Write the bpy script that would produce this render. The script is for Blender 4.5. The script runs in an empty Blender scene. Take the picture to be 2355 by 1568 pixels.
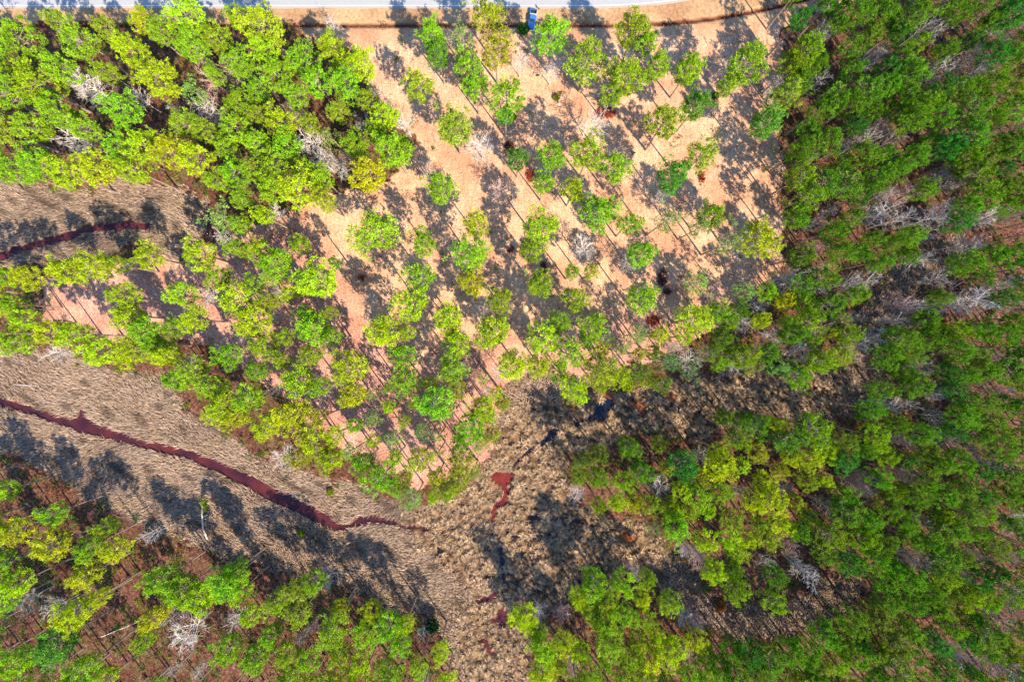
import bpy, bmesh, math, random
import numpy as np
from mathutils import Vector, Matrix, noise as mnoise

# ------------------------------------------------------------------ camera, sky, sun
scn = bpy.context.scene
H = 140.0                      # camera height (m)
W_G = 291.3                    # ground width seen (m)
K = W_G / 2354.0               # metres per overview unit (0..2354 x 0..1568)
cam = bpy.data.cameras.new('camera'); camo = bpy.data.objects.new('camera', cam)
scn.collection.objects.link(camo); scn.camera = camo
cam.sensor_width = 36.0; cam.lens = 36.0 * H / W_G
cam.clip_end = 6000.0; cam.clip_start = 0.5
camo.location = (0, 0, H); camo.rotation_euler = (0, 0, 0)

SUN_EL = math.radians(42.0)
sx, sy = 0.59, -0.81           # horizontal direction towards the sun
world = bpy.data.worlds.new('World'); scn.world = world; world.use_nodes = True
wn = world.node_tree.nodes; wl = world.node_tree.links
sky = wn.new('ShaderNodeTexSky'); sky.sky_type = 'NISHITA'; sky.sun_disc = False
sky.ozone_density = 8.0; sky.air_density = 1.0; sky.dust_density = 0.3
sky.sun_elevation = SUN_EL; sky.sun_rotation = math.atan2(sx, sy)
wl.new(sky.outputs[0], wn['Background'].inputs[0]); wn['Background'].inputs[1].default_value = 0.15
sl = bpy.data.lights.new('sun', 'SUN'); sl.energy = 4.7; sl.angle = math.radians(0.5)
sl.color = (1.0, 0.86, 0.64)
so = bpy.data.objects.new('sun', sl); scn.collection.objects.link(so)
sdir = Vector((sx * math.cos(SUN_EL), sy * math.cos(SUN_EL), math.sin(SUN_EL)))
so.rotation_euler = sdir.to_track_quat('Z', 'Y').to_euler()
scn.view_settings.view_transform = 'Standard'; scn.view_settings.look = 'None'
scn.view_settings.exposure = 1.38; scn.view_settings.gamma = 1.0
scn.view_settings.use_curve_mapping = False
scn.cycles.max_bounces = 5; scn.cycles.diffuse_bounces = 3; scn.cycles.glossy_bounces = 2
scn.cycles.transmission_bounces = 3

C = scn.collection
rng = random.Random(7)
nr = np.random.RandomState(11)

# ------------------------------------------------------------------ coordinates
def g(x, y):                   # overview unit -> ground metres
    return ((x - 1177.0) * K, (784.0 - y) * K)

# ------------------------------------------------------------------ materials
def new_mat(name):
    m = bpy.data.materials.new(name); m.use_nodes = True
    nt = m.node_tree; b = nt.nodes['Principled BSDF']
    return m, nt, b

def N(nt, t, **kw):
    n = nt.nodes.new(t)
    for k, v in kw.items(): setattr(n, k, v)
    return n

def simple(name, col, rough=0.8, metal=0.0, spec=None, var=0.0, scale=3.0):
    m, nt, b = new_mat(name)
    b.inputs['Roughness'].default_value = rough; b.inputs['Metallic'].default_value = metal
    if spec is not None: b.inputs['Specular IOR Level'].default_value = spec
    if var > 0:
        tc = N(nt, 'ShaderNodeTexCoord'); nz = N(nt, 'ShaderNodeTexNoise')
        nz.inputs['Scale'].default_value = scale; nz.inputs['Detail'].default_value = 5
        nt.links.new(tc.outputs['Object'], nz.inputs['Vector'])
        mx = N(nt, 'ShaderNodeMix', data_type='RGBA')
        mx.inputs[6].default_value = tuple(c * (1 - var) for c in col) + (1,)
        mx.inputs[7].default_value = tuple(min(1, c * (1 + var)) for c in col) + (1,)
        nt.links.new(nz.outputs[0], mx.inputs[0]); nt.links.new(mx.outputs[2], b.inputs['Base Color'])
    else:
        b.inputs['Base Color'].default_value = tuple(col) + (1,)
    return m

def leaf_mat(name, use_attr=False, transl=0.35, base=None):
    """foliage: colour = tree colour (object colour or 'tree' attribute) * per-leaf 'tint'"""
    m = bpy.data.materials.new(name); m.use_nodes = True
    nt = m.node_tree; nt.nodes.clear()
    out = N(nt, 'ShaderNodeOutputMaterial')
    tint = N(nt, 'ShaderNodeAttribute', attribute_name='tint')
    if use_attr:
        a = N(nt, 'ShaderNodeAttribute', attribute_name='tree'); colsock = a.outputs['Color']
    elif base:
        a = N(nt, 'ShaderNodeRGB'); a.outputs[0].default_value = tuple(base) + (1,); colsock = a.outputs[0]
    else:
        a = N(nt, 'ShaderNodeObjectInfo'); colsock = a.outputs['Color']
    mul = N(nt, 'ShaderNodeMix', data_type='RGBA', blend_type='MULTIPLY'); mul.inputs[0].default_value = 1
    nt.links.new(colsock, mul.inputs[6]); nt.links.new(tint.outputs['Color'], mul.inputs[7])
    d = N(nt, 'ShaderNodeBsdfDiffuse'); t = N(nt, 'ShaderNodeBsdfTranslucent'); mx = N(nt, 'ShaderNodeMixShader')
    mx.inputs[0].default_value = transl
    nt.links.new(mul.outputs[2], d.inputs[0]); nt.links.new(mul.outputs[2], t.inputs[0])
    nt.links.new(d.outputs[0], mx.inputs[1]); nt.links.new(t.outputs[0], mx.inputs[2])
    nt.links.new(mx.outputs[0], out.inputs[0])
    return m

M_needle = leaf_mat('pine_needles')
M_forest = leaf_mat('forest_needles', use_attr=True)
M_reed = leaf_mat('dry_reed', use_attr=True, transl=0.2)
M_bark = simple('pine_bark', (0.26, 0.19, 0.15), 0.9, var=0.35, scale=4)
M_white = simple('bare_grey_bark', (0.50, 0.45, 0.43), 0.85, var=0.25, scale=2)
M_pinkb = simple('bare_pink_bark', (0.52, 0.34, 0.31), 0.85, var=0.25, scale=2)
M_greyb = simple('bare_dark_bark', (0.40, 0.38, 0.36), 0.85, var=0.25, scale=2)

# ------------------------------------------------------------------ geometry helper
class MB:
    def __init__(s): s.v = []; s.f = []; s.t = []
    def tri(s, a, b, c, t=1.0):
        n = len(s.v); s.v += [a, b, c]; s.f.append((n, n+1, n+2)); s.t.append(t)
    def tube(s, pts, rad, sides=6, t=1.0, cap=True):
        base = len(s.v); n = len(pts)
        for i, p in enumerate(pts):
            d = (pts[min(i+1, n-1)] - pts[max(i-1, 0)])
            if d.length < 1e-6: d = Vector((0, 0, 1))
            d.normalize(); a = d.orthogonal().normalized(); b = d.cross(a)
            for k in range(sides):
                an = 2 * math.pi * k / sides
                s.v.append(p + (a * math.cos(an) + b * math.sin(an)) * rad[i])
        for i in range(n - 1):
            for k in range(sides):
                k2 = (k + 1) % sides
                s.f.append((base+i*sides+k, base+i*sides+k2, base+(i+1)*sides+k2, base+(i+1)*sides+k)); s.t.append(t)
        if cap:
            s.f.append(tuple(base + (n-1)*sides + k for k in range(sides))); s.t.append(t)
    def box(s, c, d, rotz=0.0, taper=1.0, t=1.0):
        base = len(s.v); R = Matrix.Rotation(rotz, 3, 'Z')
        for z in (-1, 1):
            k = taper if z > 0 else 1.0
            for x, y in ((-1, -1), (1, -1), (1, 1), (-1, 1)):
                s.v.append(Vector(c) + R @ Vector((x*d[0]/2*k, y*d[1]/2*k, z*d[2]/2)))
        for f in ((3,2,1,0), (4,5,6,7), (0,1,5,4), (1,2,6,5), (2,3,7,6), (3,0,4,7)):
            s.f.append(tuple(base+i for i in f)); s.t.append(t)
    def mesh(s, name, mat, smooth=False):
        me = bpy.data.meshes.new(name)
        me.from_pydata([tuple(v) for v in s.v], [], s.f)
        if mat: me.materials.append(mat)
        at = me.attributes.new('tint', 'FLOAT_COLOR', 'FACE')
        tt = np.ones((len(s.f), 4), dtype=np.float32)
        tarr = [(x, x, x) if not isinstance(x, tuple) else x for x in s.t]
        tt[:, :3] = np.array(tarr, dtype=np.float32)
        at.data.foreach_set('color', tt.ravel())
        if smooth: me.polygons.foreach_set('use_smooth', [True] * len(me.polygons))
        me.update(); return me
    def build(s, name, mat, parent=None, smooth=False):
        return link(name, s.mesh(name, mat, smooth), parent)

def link(name, data, parent=None):
    o = bpy.data.objects.new(name, data); C.objects.link(o)
    if parent: o.parent = parent
    return o

def tag(o, label=None, cat=None, group=None, kind=None):
    if label: o['label'] = label
    if cat: o['category'] = cat
    if group: o['group'] = group
    if kind: o['kind'] = kind
    return o

def empty(name, loc, rz=0.0, sc=(1, 1, 1)):
    o = bpy.data.objects.new(name, None); C.objects.link(o)
    o.empty_display_size = 0.5
    o.location = loc; o.rotation_euler = (0, 0, rz); o.scale = sc
    return o

def np_mesh(name, verts, faces_n, mat, tree=None, tint=None):
    """all faces with faces_n corners, verts laid out face after face"""
    nv = len(verts); nf = nv // faces_n
    me = bpy.data.meshes.new(name)
    me.vertices.add(nv); me.vertices.foreach_set('co', np.asarray(verts, dtype=np.float32).ravel())
    me.loops.add(nv); me.loops.foreach_set('vertex_index', np.arange(nv, dtype=np.int32))
    me.polygons.add(nf); me.polygons.foreach_set('loop_start', np.arange(nf, dtype=np.int32) * faces_n)
    me.update(calc_edges=True)
    for nm, arr in (('tree', tree), ('tint', tint)):
        at = me.attributes.new(nm, 'FLOAT_COLOR', 'FACE')
        a = np.ones((nf, 4), dtype=np.float32)
        if arr is not None: a[:, :3] = arr
        at.data.foreach_set('color', a.ravel())
    me.materials.append(mat); me.validate()
    return me

# ------------------------------------------------------------------ zones (overview units)
P_MARSH_A = [(-150,428),(60,420),(180,432),(330,425),(420,430),(480,470),(480,560),(430,610),(380,585),(330,560),(230,590),(80,605),(-150,640)]
P_MARSH_B = [(-150,800),(60,800),(230,842),(370,862),(430,940),(520,1000),(600,1048),(700,1080),(800,1110),(920,1160),(1050,1150),(1110,1080),
             (1150,1000),(1160,880),(1250,838),(1330,905),(1500,885),(1600,868),(1700,845),(1790,850),(1930,840),(1975,760),(1985,690),(2080,600),(2200,540),(2240,600),
             (2150,640),(2030,740),(2040,900),(1960,960),(1700,960),(1600,1010),(1450,1000),(1300,1050),(1300,1130),(1380,1185),(1480,1200),(1540,1260),
             (1640,1370),(1760,1410),(1900,1330),(1980,1340),(1960,1400),(1850,1450),(1700,1470),(1590,1440),(1500,1330),(1440,1310),(1390,1340),(1250,1400),
             (1210,1450),(1250,1700),(1060,1700),(1030,1480),(960,1420),(840,1370),(740,1330),(600,1310),(480,1265),(380,1225),(250,1170),(140,1100),(60,1050),(-150,1020)]
P_OPEN = [(-200,-100),(2500,-100),(1830,40),(1795,80),(1790,300),(1800,600),(1740,680),(1640,760),(1560,800),(1330,900),(1160,900),(1130,1050),(960,1130),
          (800,1040),(640,900),(480,800),(330,740),(290,790),(110,730),(100,640),(300,600),(560,540),(760,450),(900,420),(960,330),(860,240),(830,140),(660,60),(-200,55)]
P_PINK = [(100,630),(300,620),(420,620),(560,560),(700,520),(780,640),(860,740),(1020,830),(1160,800),(1600,740),(1700,700),(1650,900),(1180,920),(1170,1050),(1060,1180),(950,1130),(700,1000),(500,830),(330,740),(290,790),(130,730)]
P_HUM = [(930,1190),(1000,1140),(1080,1110),(1130,1020),(1180,960),(1240,930),(1330,900),(1500,880),(1800,850),(1960,900),(1700,990),(1560,1020),(1400,1010),(1300,1060),
         (1310,1150),(1480,1190),(1560,1270),(1480,1290),(1400,1320),(1250,1380),(1220,1450),(1250,1700),(1040,1700),(1060,1460),(1090,1360),(1010,1290),(960,1240)]
CREEKS = [  # polyline of (x, y, half width)
    [(-80,908,9),(0,925,9),(60,941,9),(120,960,9),(165,974,10),(190,978,19),(225,990,12),(290,1008,9),(350,1026,9),(430,1045,10),(500,1072,12),(560,1102,14),(620,1135,15),(690,1165,15),(745,1196,13),(775,1213,8)],
    [(190,978,14),(189,958,10),(188,936,4)],
    [(775,1213,6),(800,1212,5),(830,1196,9),(855,1194,7),(880,1196,8),(905,1198,5),(935,1212,3),(980,1216,5)],
    [(-80,612,12),(0,592,12),(50,572,9),(110,556,9),(165,541,10),(200,527,6),(250,521,9),(310,516,9),(345,523,7)],
    [(1388,934,14),(1380,952,17),(1352,966,2.5),(1320,978,1.5),(1290,988,2),(1272,996,9),(1262,1008,8),(1240,1022,1.5),(1215,1040,2.5),(1190,1062,2),(1176,1080,2)],
    [(1172,1095,9),(1155,1103,16),(1143,1100,13)],
    [(1160,1112,9),(1166,1130,6),(1158,1152,9),(1140,1165,5),(1132,1195,4)],
    [(1135,1422,10),(1155,1418,18),(1172,1424,10)],
    [(1438,1232,11),(1450,1238,11)],
    [(1302,932,9),(1318,937,9)], [(1452,930,8),(1475,938,9),(1480,950,6)], [(1530,902,10),(1545,915,9)],
    [(1395,905,8),(1408,922,11)], [(1218,1190,5),(1235,1186,4)], [(1300,1206,2),(1325,1198,4),(1345,1206,2)],[(1380,1222,2),(1398,1230,4)],
    [(1150,1235,2),(1155,1290,4),(1158,1340,3)], [(1040,1330,1),(1005,1290,2),(1010,1262,3)],
    [(1110,1470,5),(1130,1500,6),(1150,1490,4)], [(1100,1383,4),(1135,1370,5)], [(1178,1235,2),(1240,1240,3)],
]

def seg_dist(px, py, x0, y0, x1, y1):
    dx, dy = x1-x0, y1-y0; L = dx*dx + dy*dy + 1e-9
    t = np.clip(((px-x0)*dx + (py-y0)*dy) / L, 0, 1)
    return np.hypot(px-(x0+t*dx), py-(y0+t*dy)), t

def poly_sd(px, py, poly):     # signed distance, positive inside
    d = np.full(px.shape, 1e9); ins = np.zeros(px.shape, bool); n = len(poly)
    for i in range(n):
        x0, y0 = poly[i]; x1, y1 = poly[(i+1) % n]
        d = np.minimum(d, seg_dist(px, py, x0, y0, x1, y1)[0])
        c = ((y0 > py) != (y1 > py))
        with np.errstate(divide='ignore', invalid='ignore'):
            xi = (x1-x0) * (py-y0) / ((y1-y0) if y1 != y0 else 1e-9) + x0
        ins ^= c & (px < xi)
    return np.where(ins, d, -d)

def wob(px, py, s, a, seed=0):
    return a * (np.sin(px/s*1.7 + 1.3*seed) * np.cos(py/s*1.3 + seed) + 0.6*np.sin((px+py)/s*3.1 + seed*2.1) + 0.5*np.cos((px-1.7*py)/s*5.3 + seed))

def sstep(x, a, b):
    t = np.clip((x-a)/(b-a), 0, 1); return t*t*(3-2*t)

def channel(px, py):           # positive inside water channels (units)
    best = np.full(px.shape, -1e9)
    wx = wob(px, py, 14, 1.5, 3) + wob(px, py, 4, 1.3, 8)
    for pl in CREEKS:
        for (a, b) in zip(pl[:-1], pl[1:]):
            d, t = seg_dist(px, py, a[0], a[1], b[0], b[1])
            best = np.maximum(best, (a[2] + (b[2]-a[2])*t) - d)
    return best + wx

def road_edge(X): return 94.3 + 0.00276 * np.maximum(X-22, 0)**2
def ditch_y(X): return 89.2 + 0.0026 * np.maximum(X-30, 0)**2

def height(X, Y):
    px = X/K + 1177.0; py = 784.0 - Y/K
    w = wob(px, py, 25, 4, 2) + wob(px, py, 60, 6, 7)
    m = np.maximum(poly_sd(px, py, P_MARSH_A), poly_sd(px, py, P_MARSH_B)) + w
    z = 0.9 - 0.9 * sstep(m, -14, 10)
    z = z + 0.10*np.sin(X/7.0)*np.cos(Y/9.0) * (1 - sstep(np.abs(Y), 60, 80))
    ch = channel(px, py)
    z = z - 0.95 * sstep(ch, -2.0, 3.0) * sstep(z, 1.4, 0.5)
    dd = np.abs(Y - ditch_y(X)) / np.sqrt(1 + (0.0052*np.maximum(X-30, 0))**2)
    z = z - 0.65 * (1 - sstep(dd, 0.1, 0.8)) * (X < 120)
    edge = np.maximum(sstep(np.abs(X), 175, 184), sstep(np.abs(Y), 126, 133))
    return z*(1-edge) + 0.9*edge

def hz(x, y):
    return float(height(np.array([x], float), np.array([y], float))[0])

# ------------------------------------------------------------------ ground
def make_ground():
    st = 0.62
    xs = np.arange(-186, 186.1, st); ys = np.arange(-134.5, 134.6, st)
    X, Y = np.meshgrid(xs, ys); Z = height(X, Y)
    nx, ny = len(xs), len(ys)
    V = np.stack([X.ravel(), Y.ravel(), Z.ravel()], 1)
    i = np.arange((ny-1)*(nx-1)); r = i//(nx-1); c = i % (nx-1); a = r*nx + c
    F = np.stack([a, a+1, a+nx+1, a+nx], 1)
    x0, x1, y0, y1 = xs[0], xs[-1], ys[0], ys[-1]; B = 2500.0
    nb = len(V)
    V = np.vstack([V, [[-B,-B,.9],[B,-B,.9],[B,B,.9],[-B,B,.9]]])
    cor = [0, nx-1, nx*ny-1, nx*(ny-1)]
    F = np.vstack([F, [[nb, nb+1, cor[1], cor[0]], [nb+1, nb+2, cor[2], cor[1]], [nb+2, nb+3, cor[3], cor[2]], [nb+3, nb, cor[0], cor[3]]]])
    me = bpy.data.meshes.new('ground'); nf = len(F)
    me.vertices.add(len(V)); me.vertices.foreach_set('co', V.astype(np.float32).ravel())
    me.loops.add(nf*4); me.loops.foreach_set('vertex_index', F.astype(np.int32).ravel())
    me.polygons.add(nf); me.polygons.foreach_set('loop_start', np.arange(nf, dtype=np.int32)*4)
    me.polygons.foreach_set('use_smooth', np.ones(nf, bool))
    me.update(calc_edges=True)
    px = V[:, 0]/K + 1177.0; py = 784.0 - V[:, 1]/K
    w = wob(px, py, 25, 4, 2) + wob(px, py, 9, 2, 5) + wob(px, py, 60, 6, 7)
    marsh = sstep(np.maximum(poly_sd(px, py, P_MARSH_A), poly_sd(px, py, P_MARSH_B)) + w, -5, 6)
    opn = sstep(poly_sd(px, py, P_OPEN) + w, -9, 9)
    hum = sstep(poly_sd(px, py, P_HUM) + w, -20, 20)
    pink = sstep(poly_sd(px, py, P_PINK) + 3*w, -70, 60)
    dx = V[:, 1] - ditch_y(V[:, 0])
    verge = sstep(dx + w*0.1, -7, 1)
    mud = np.maximum(sstep(channel(px, py), -3, 2) * marsh, 1 - sstep(np.abs(dx), 0.35, 0.85))
    Acol = np.stack([opn, marsh, hum, np.ones_like(opn)], 1); Bcol = np.stack([verge, mud, pink, np.ones_like(opn)], 1)
    Acol[-4:] = (0, 0, 0, 1); Bcol[-4:] = (0, 0, 0, 1)
    for nm, arr in (('zone_a', Acol), ('zone_b', Bcol)):
        at = me.attributes.new(nm, 'FLOAT_COLOR', 'POINT'); at.data.foreach_set('color', arr.astype(np.float32).ravel())
    # material
    m, nt, b = new_mat('ground'); b.inputs['Roughness'].default_value = 0.95; b.inputs['Specular IOR Level'].default_value = 0.1
    L = nt.links.new
    geo = N(nt, 'ShaderNodeNewGeometry')
    def noise(scale, detail=6, rough=0.6, vec=None):
        n = N(nt, 'ShaderNodeTexNoise'); n.inputs['Scale'].default_value = scale; n.inputs['Detail'].default_value = detail
        n.inputs['Roughness'].default_value = rough; L(vec or geo.outputs['Position'], n.inputs['Vector']); return n.outputs[0]
    def ramp(fac, stops):
        r = N(nt, 'ShaderNodeValToRGB'); e = r.color_ramp.elements
        while len(e) < len(stops): e.new(0.5)
        for k, (p, c) in enumerate(stops): e[k].position = p; e[k].color = tuple(c) + (1,)
        L(fac, r.inputs[0]); return r.outputs[0]
    def mix(fac, a_, b_, mode='MIX'):
        n = N(nt, 'ShaderNodeMix', data_type='RGBA', blend_type=mode)
        if isinstance(fac, float): n.inputs[0].default_value = fac
        else: L(fac, n.inputs[0])
        L(a_, n.inputs[6]); L(b_, n.inputs[7]); return n.outputs[2]
    def math_(op, a_, b_):
        n = N(nt, 'ShaderNodeMath', operation=op)
        for k, q in enumerate((a_, b_)):
            if isinstance(q, (int, float)): n.inputs[k].default_value = q
            else: L(q, n.inputs[k])
        return n.outputs[0]
    sa = N(nt, 'ShaderNodeSeparateColor'); at = N(nt, 'ShaderNodeAttribute', attribute_name='zone_a'); L(at.outputs['Color'], sa.inputs[0])
    sb = N(nt, 'ShaderNodeSeparateColor'); bt = N(nt, 'ShaderNodeAttribute', attribute_name='zone_b'); L(bt.outputs['Color'], sb.inputs[0])
    n_big = noise(0.09, 4); n_mid = noise(0.5, 6, 0.65); n_fine = noise(2.6, 5, 0.7); n_grit = noise(7.0, 3, 0.7)
    # stretched streak noise along the mowing direction (y)
    mp = N(nt, 'ShaderNodeMapping'); mp.inputs['Scale'].default_value = (1.6, 0.22, 1); mp.inputs['Rotation'].default_value = (0, 0, 0.05)
    L(geo.outputs['Position'], mp.inputs['Vector']); n_mow = noise(1.0, 4, 0.6, mp.outputs[0])
    n_leafr = noise(1.1, 7, 0.75)
    openc = ramp(n_mid, [(0.34, (0.34, 0.13, 0.075)), (0.5, (0.56, 0.30, 0.17)), (0.66, (0.72, 0.47, 0.29))])
    openc = mix(0.55, openc, ramp(n_mow, [(0.36, (0.38, 0.17, 0.10)), (0.64, (0.70, 0.465, 0.295))]))
    openc = mix(0.5, openc, ramp(n_fine, [(0.35, (0.20, 0.06, 0.035)), (0.46, (0.55, 0.315, 0.19)), (0.64, (0.79, 0.59, 0.42))]))
    spots = ramp(noise(0.8, 8, 0.8), [(0.56, (0, 0, 0)), (0.66, (1, 1, 1))])
    rust = ramp(n_fine, [(0.3, (0.20, 0.05, 0.025)), (0.7, (0.42, 0.17, 0.09))])
    openc = mix(spots, openc, mix(0.5, openc, rust))
    pinkc = ramp(n_fine, [(0.3, (0.24, 0.075, 0.065)), (0.5, (0.44, 0.21, 0.17)), (0.7, (0.66, 0.44, 0.37))])
    openc = mix(math_('MULTIPLY', sb.outputs[2], 0.8), openc, pinkc)
    vergec = ramp(n_leafr, [(0.3, (0.26, 0.15, 0.08)), (0.5, (0.42, 0.27, 0.15)), (0.7, (0.54, 0.38, 0.23))])
    openc = mix(sb.outputs[0], openc, vergec)
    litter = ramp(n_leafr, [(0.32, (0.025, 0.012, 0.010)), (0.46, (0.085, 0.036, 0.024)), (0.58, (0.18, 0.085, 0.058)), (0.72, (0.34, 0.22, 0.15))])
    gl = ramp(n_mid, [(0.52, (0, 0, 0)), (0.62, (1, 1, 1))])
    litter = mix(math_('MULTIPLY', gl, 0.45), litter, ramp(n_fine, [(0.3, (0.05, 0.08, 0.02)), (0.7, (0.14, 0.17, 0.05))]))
    mpc = N(nt, 'ShaderNodeMapping'); mpc.inputs['Scale'].default_value = (0.5, 2.2, 1); mpc.inputs['Rotation'].default_value = (0, 0, 0.35)
    L(geo.outputs['Position'], mpc.inputs['Vector']); n_comb = noise(1.2, 5, 0.7, mpc.outputs[0])
    marshc = ramp(n_comb, [(0.38, (0.035, 0.024, 0.022)), (0.52, (0.13, 0.085, 0.062)), (0.66, (0.30, 0.21, 0.15))])
    humc = ramp(n_mid, [(0.38, (0.03, 0.022, 0.02)), (0.5, (0.14, 0.09, 0.055)), (0.62, (0.32, 0.21, 0.11))])
    marshc = mix(sa.outputs[2], marshc, humc)
    # irregular borders between zones
    def border(s): 
        v = math_('ADD', s, math_('MULTIPLY', math_('SUBTRACT', n_mid, 0.5), 0.9))
        return ramp(v, [(0.38, (0, 0, 0)), (0.62, (1, 1, 1))])
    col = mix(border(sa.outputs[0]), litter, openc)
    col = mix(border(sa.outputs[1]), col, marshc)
    mudc = ramp(n_fine, [(0.3, (0.04, 0.012, 0.012)), (0.7, (0.14, 0.035, 0.02))])
    col = mix(sb.outputs[1], col, mudc)
    col = mix(0.6, col, mix(1.0, col, ramp(n_big, [(0.38, (0.58, 0.42, 0.38)), (0.60, (1, 1, 1))]), 'MULTIPLY'))
    L(col, b.inputs['Base Color'])
    bp = N(nt, 'ShaderNodeBump'); bp.inputs['Strength'].default_value = 0.8; bp.inputs['Distance'].default_value = 0.25
    L(math_('ADD', n_fine, math_('MULTIPLY', n_mow, 0.7)), bp.inputs['Height']); L(bp.outputs[0], b.inputs['Normal'])
    me.materials.append(m)
    tag(link('ground', me), 'tan mown clearing, rust leaf litter and brown marsh floor', kind='structure')
make_ground()

# ------------------------------------------------------------------ water
def water_mat(name, c1, c2, scale=0.15, tilt=0.02):
    m, nt, b = new_mat(name); L = nt.links.new
    b.inputs['Roughness'].default_value = 0.12; b.inputs['IOR'].default_value = 1.33
    geo = N(nt, 'ShaderNodeNewGeometry'); nz = N(nt, 'ShaderNodeTexNoise'); nz.inputs['Scale'].default_value = scale; nz.inputs['Detail'].default_value = 4
    L(geo.outputs['Position'], nz.inputs['Vector'])
    r = N(nt, 'ShaderNodeValToRGB'); r.color_ramp.elements[0].position = .35; r.color_ramp.elements[1].position = .65
    r.color_ramp.elements[0].color = tuple(c1) + (1,); r.color_ramp.elements[1].color = tuple(c2) + (1,)
    L(nz.outputs[0], r.inputs[0]); L(r.outputs[0], b.inputs['Base Color'])
    n2 = N(nt, 'ShaderNodeTexNoise'); n2.inputs['Scale'].default_value = 3.0; L(geo.outputs['Position'], n2.inputs['Vector'])
    bp = N(nt, 'ShaderNodeBump'); bp.inputs['Strength'].default_value = 0.15; bp.inputs['Distance'].default_value = 0.03
    L(n2.outputs[0], bp.inputs['Height']); L(bp.outputs[0], b.inputs['Normal'])
    return m
M_w_red = water_mat('tannin_water', (0.030, 0.009, 0.015), (0.085, 0.018, 0.018))
M_w_dark = water_mat('dark_water', (0.004, 0.008, 0.022), (0.012, 0.008, 0.014))
M_w_rust = water_mat('rusty_shallow_water', (0.12, 0.03, 0.010), (0.26, 0.09, 0.02), 0.5)
M_w_brown = water_mat('brown_water', (0.075, 0.012, 0.012), (0.15, 0.022, 0.012), 0.3)

def water_strip(name, idx, mat, label, grow=7.0, z=-0.32):
    n = 0; bm = bmesh.new()
    for k in idx:
        pl = CREEKS[k]; last = None
        pts = [Vector((*g(p[0], p[1]), z)) for p in pl]; wd = [(p[2] + grow)*K for p in pl]
        pts = [pts[0] - (pts[1]-pts[0]).normalized()*wd[0]] + pts + [pts[-1] + (pts[-1]-pts[-2]).normalized()*wd[-1]]
        wd = [wd[0]*.7] + wd + [wd[-1]*.7]
        zz = z - 0.004*n; n += 1
        for i, p in enumerate(pts):
            d = pts[min(i+1, len(pts)-1)] - pts[max(i-1, 0)]; d.normalize(); q = Vector((-d.y, d.x, 0))
            a = bm.verts.new((p.x+q.x*wd[i], p.y+q.y*wd[i], zz)); c = bm.verts.new((p.x-q.x*wd[i], p.y-q.y*wd[i], zz))
            if last: bm.faces.new((last[0], last[1], c, a))
            last = (a, c)
    bmesh.ops.recalc_face_normals(bm, faces=bm.faces[:])
    for f in bm.faces:
        if f.normal.z < 0: f.normal_flip()
    me = bpy.data.meshes.new(name); bm.to_mesh(me); bm.free(); me.materials.append(mat)
    tag(link(name, me), label, kind='structure')
water_strip('creek_water', [0, 1], M_w_red, 'reddish brown creek winding down through the left marsh')
water_strip('creek_end_pools', [2], M_w_red, 'small red pools at the lower end of the left creek', z=-0.335)
water_strip('upper_creek_water', [3], M_w_red, 'rusty narrow creek in the upper left marsh')
water_strip('dark_pond_water', [4], M_w_dark, 'dark blue pond and its narrow outlet in the central marsh')
water_strip('red_pool_water', [5, 6], M_w_brown, 'bright rust red pool with narrow tail in the central marsh', z=-0.345)
water_strip('lower_pool_water', [7, 18, 19], M_w_red, 'dark red pool near the bottom of the marsh')
water_strip('brown_pool_water', [8], M_w_rust, 'small brown pool at the right side of the lower marsh')
water_strip('rusty_puddles', [9, 10, 11, 12], M_w_rust, 'rust orange puddles around the dark pond', z=-0.355)
water_strip('marsh_seeps', [13, 14, 15, 16, 17, 20], M_w_dark, 'dark seeps between the marsh tussocks', z=-0.365)

# ------------------------------------------------------------------ road
M_asph = simple('pale_asphalt', (0.28, 0.29, 0.31), 0.85, var=0.12, scale=1.2)
M_paint = simple('road_paint', (0.80, 0.79, 0.76), 0.6, var=0.1, scale=5)
M_yel = simple('yellow_road_paint', (0.62, 0.46, 0.10), 0.6, var=0.1, scale=5)
M_shoulder = simple('gravel_shoulder', (0.33, 0.27, 0.21), 0.95, var=0.3, scale=3)
def strip(name, o0, o1, z, mat, label, parent=None, skirt=False):
    xs = np.arange(-210, 200, 2.0); bm = bmesh.new(); last = None
    for X in xs:
        y = float(road_edge(np.array(X))); dy = 2*0.00276*max(X-22, 0); n = Vector((-dy, 1, 0)).normalized()
        p = Vector((X, y, 0)); wv = random.Random(int(X*10)).uniform(-1, 1)*(0.12 if skirt else 0)
        a = p + n*(o0 + wv); c = p + n*o1
        row = [bm.verts.new((a.x, a.y, z)), bm.verts.new((c.x, c.y, z))]
        if last: bm.faces.new((last[0], row[0], row[1], last[1]))
        last = row
    me = bpy.data.meshes.new(name); bm.to_mesh(me); bm.free(); me.materials.append(mat)
    o = link(name, me, parent)
    if not parent: tag(o, label, kind='structure')
    return o
strip('road_shoulder', -0.45, 8.2, 0.925, M_shoulder, 'thin gravel shoulder along the road', skirt=True)
road = strip('road', 0.0, 7.4, 0.945, M_asph, 'pale two lane road along the top edge')
strip('edge_line', 0.28, 0.40, 0.951, M_paint, '', road)
strip('centre_line', 3.28, 3.42, 0.951, M_yel, '', road)
strip('edge_line', 6.9, 7.02, 0.951, M_paint, '', road)

# ------------------------------------------------------------------ tree builders (shared meshes)
def rv(r, s=1.0): return Vector((r.gauss(0, 1), r.gauss(0, 1), r.gauss(0, 1))) * s

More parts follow.
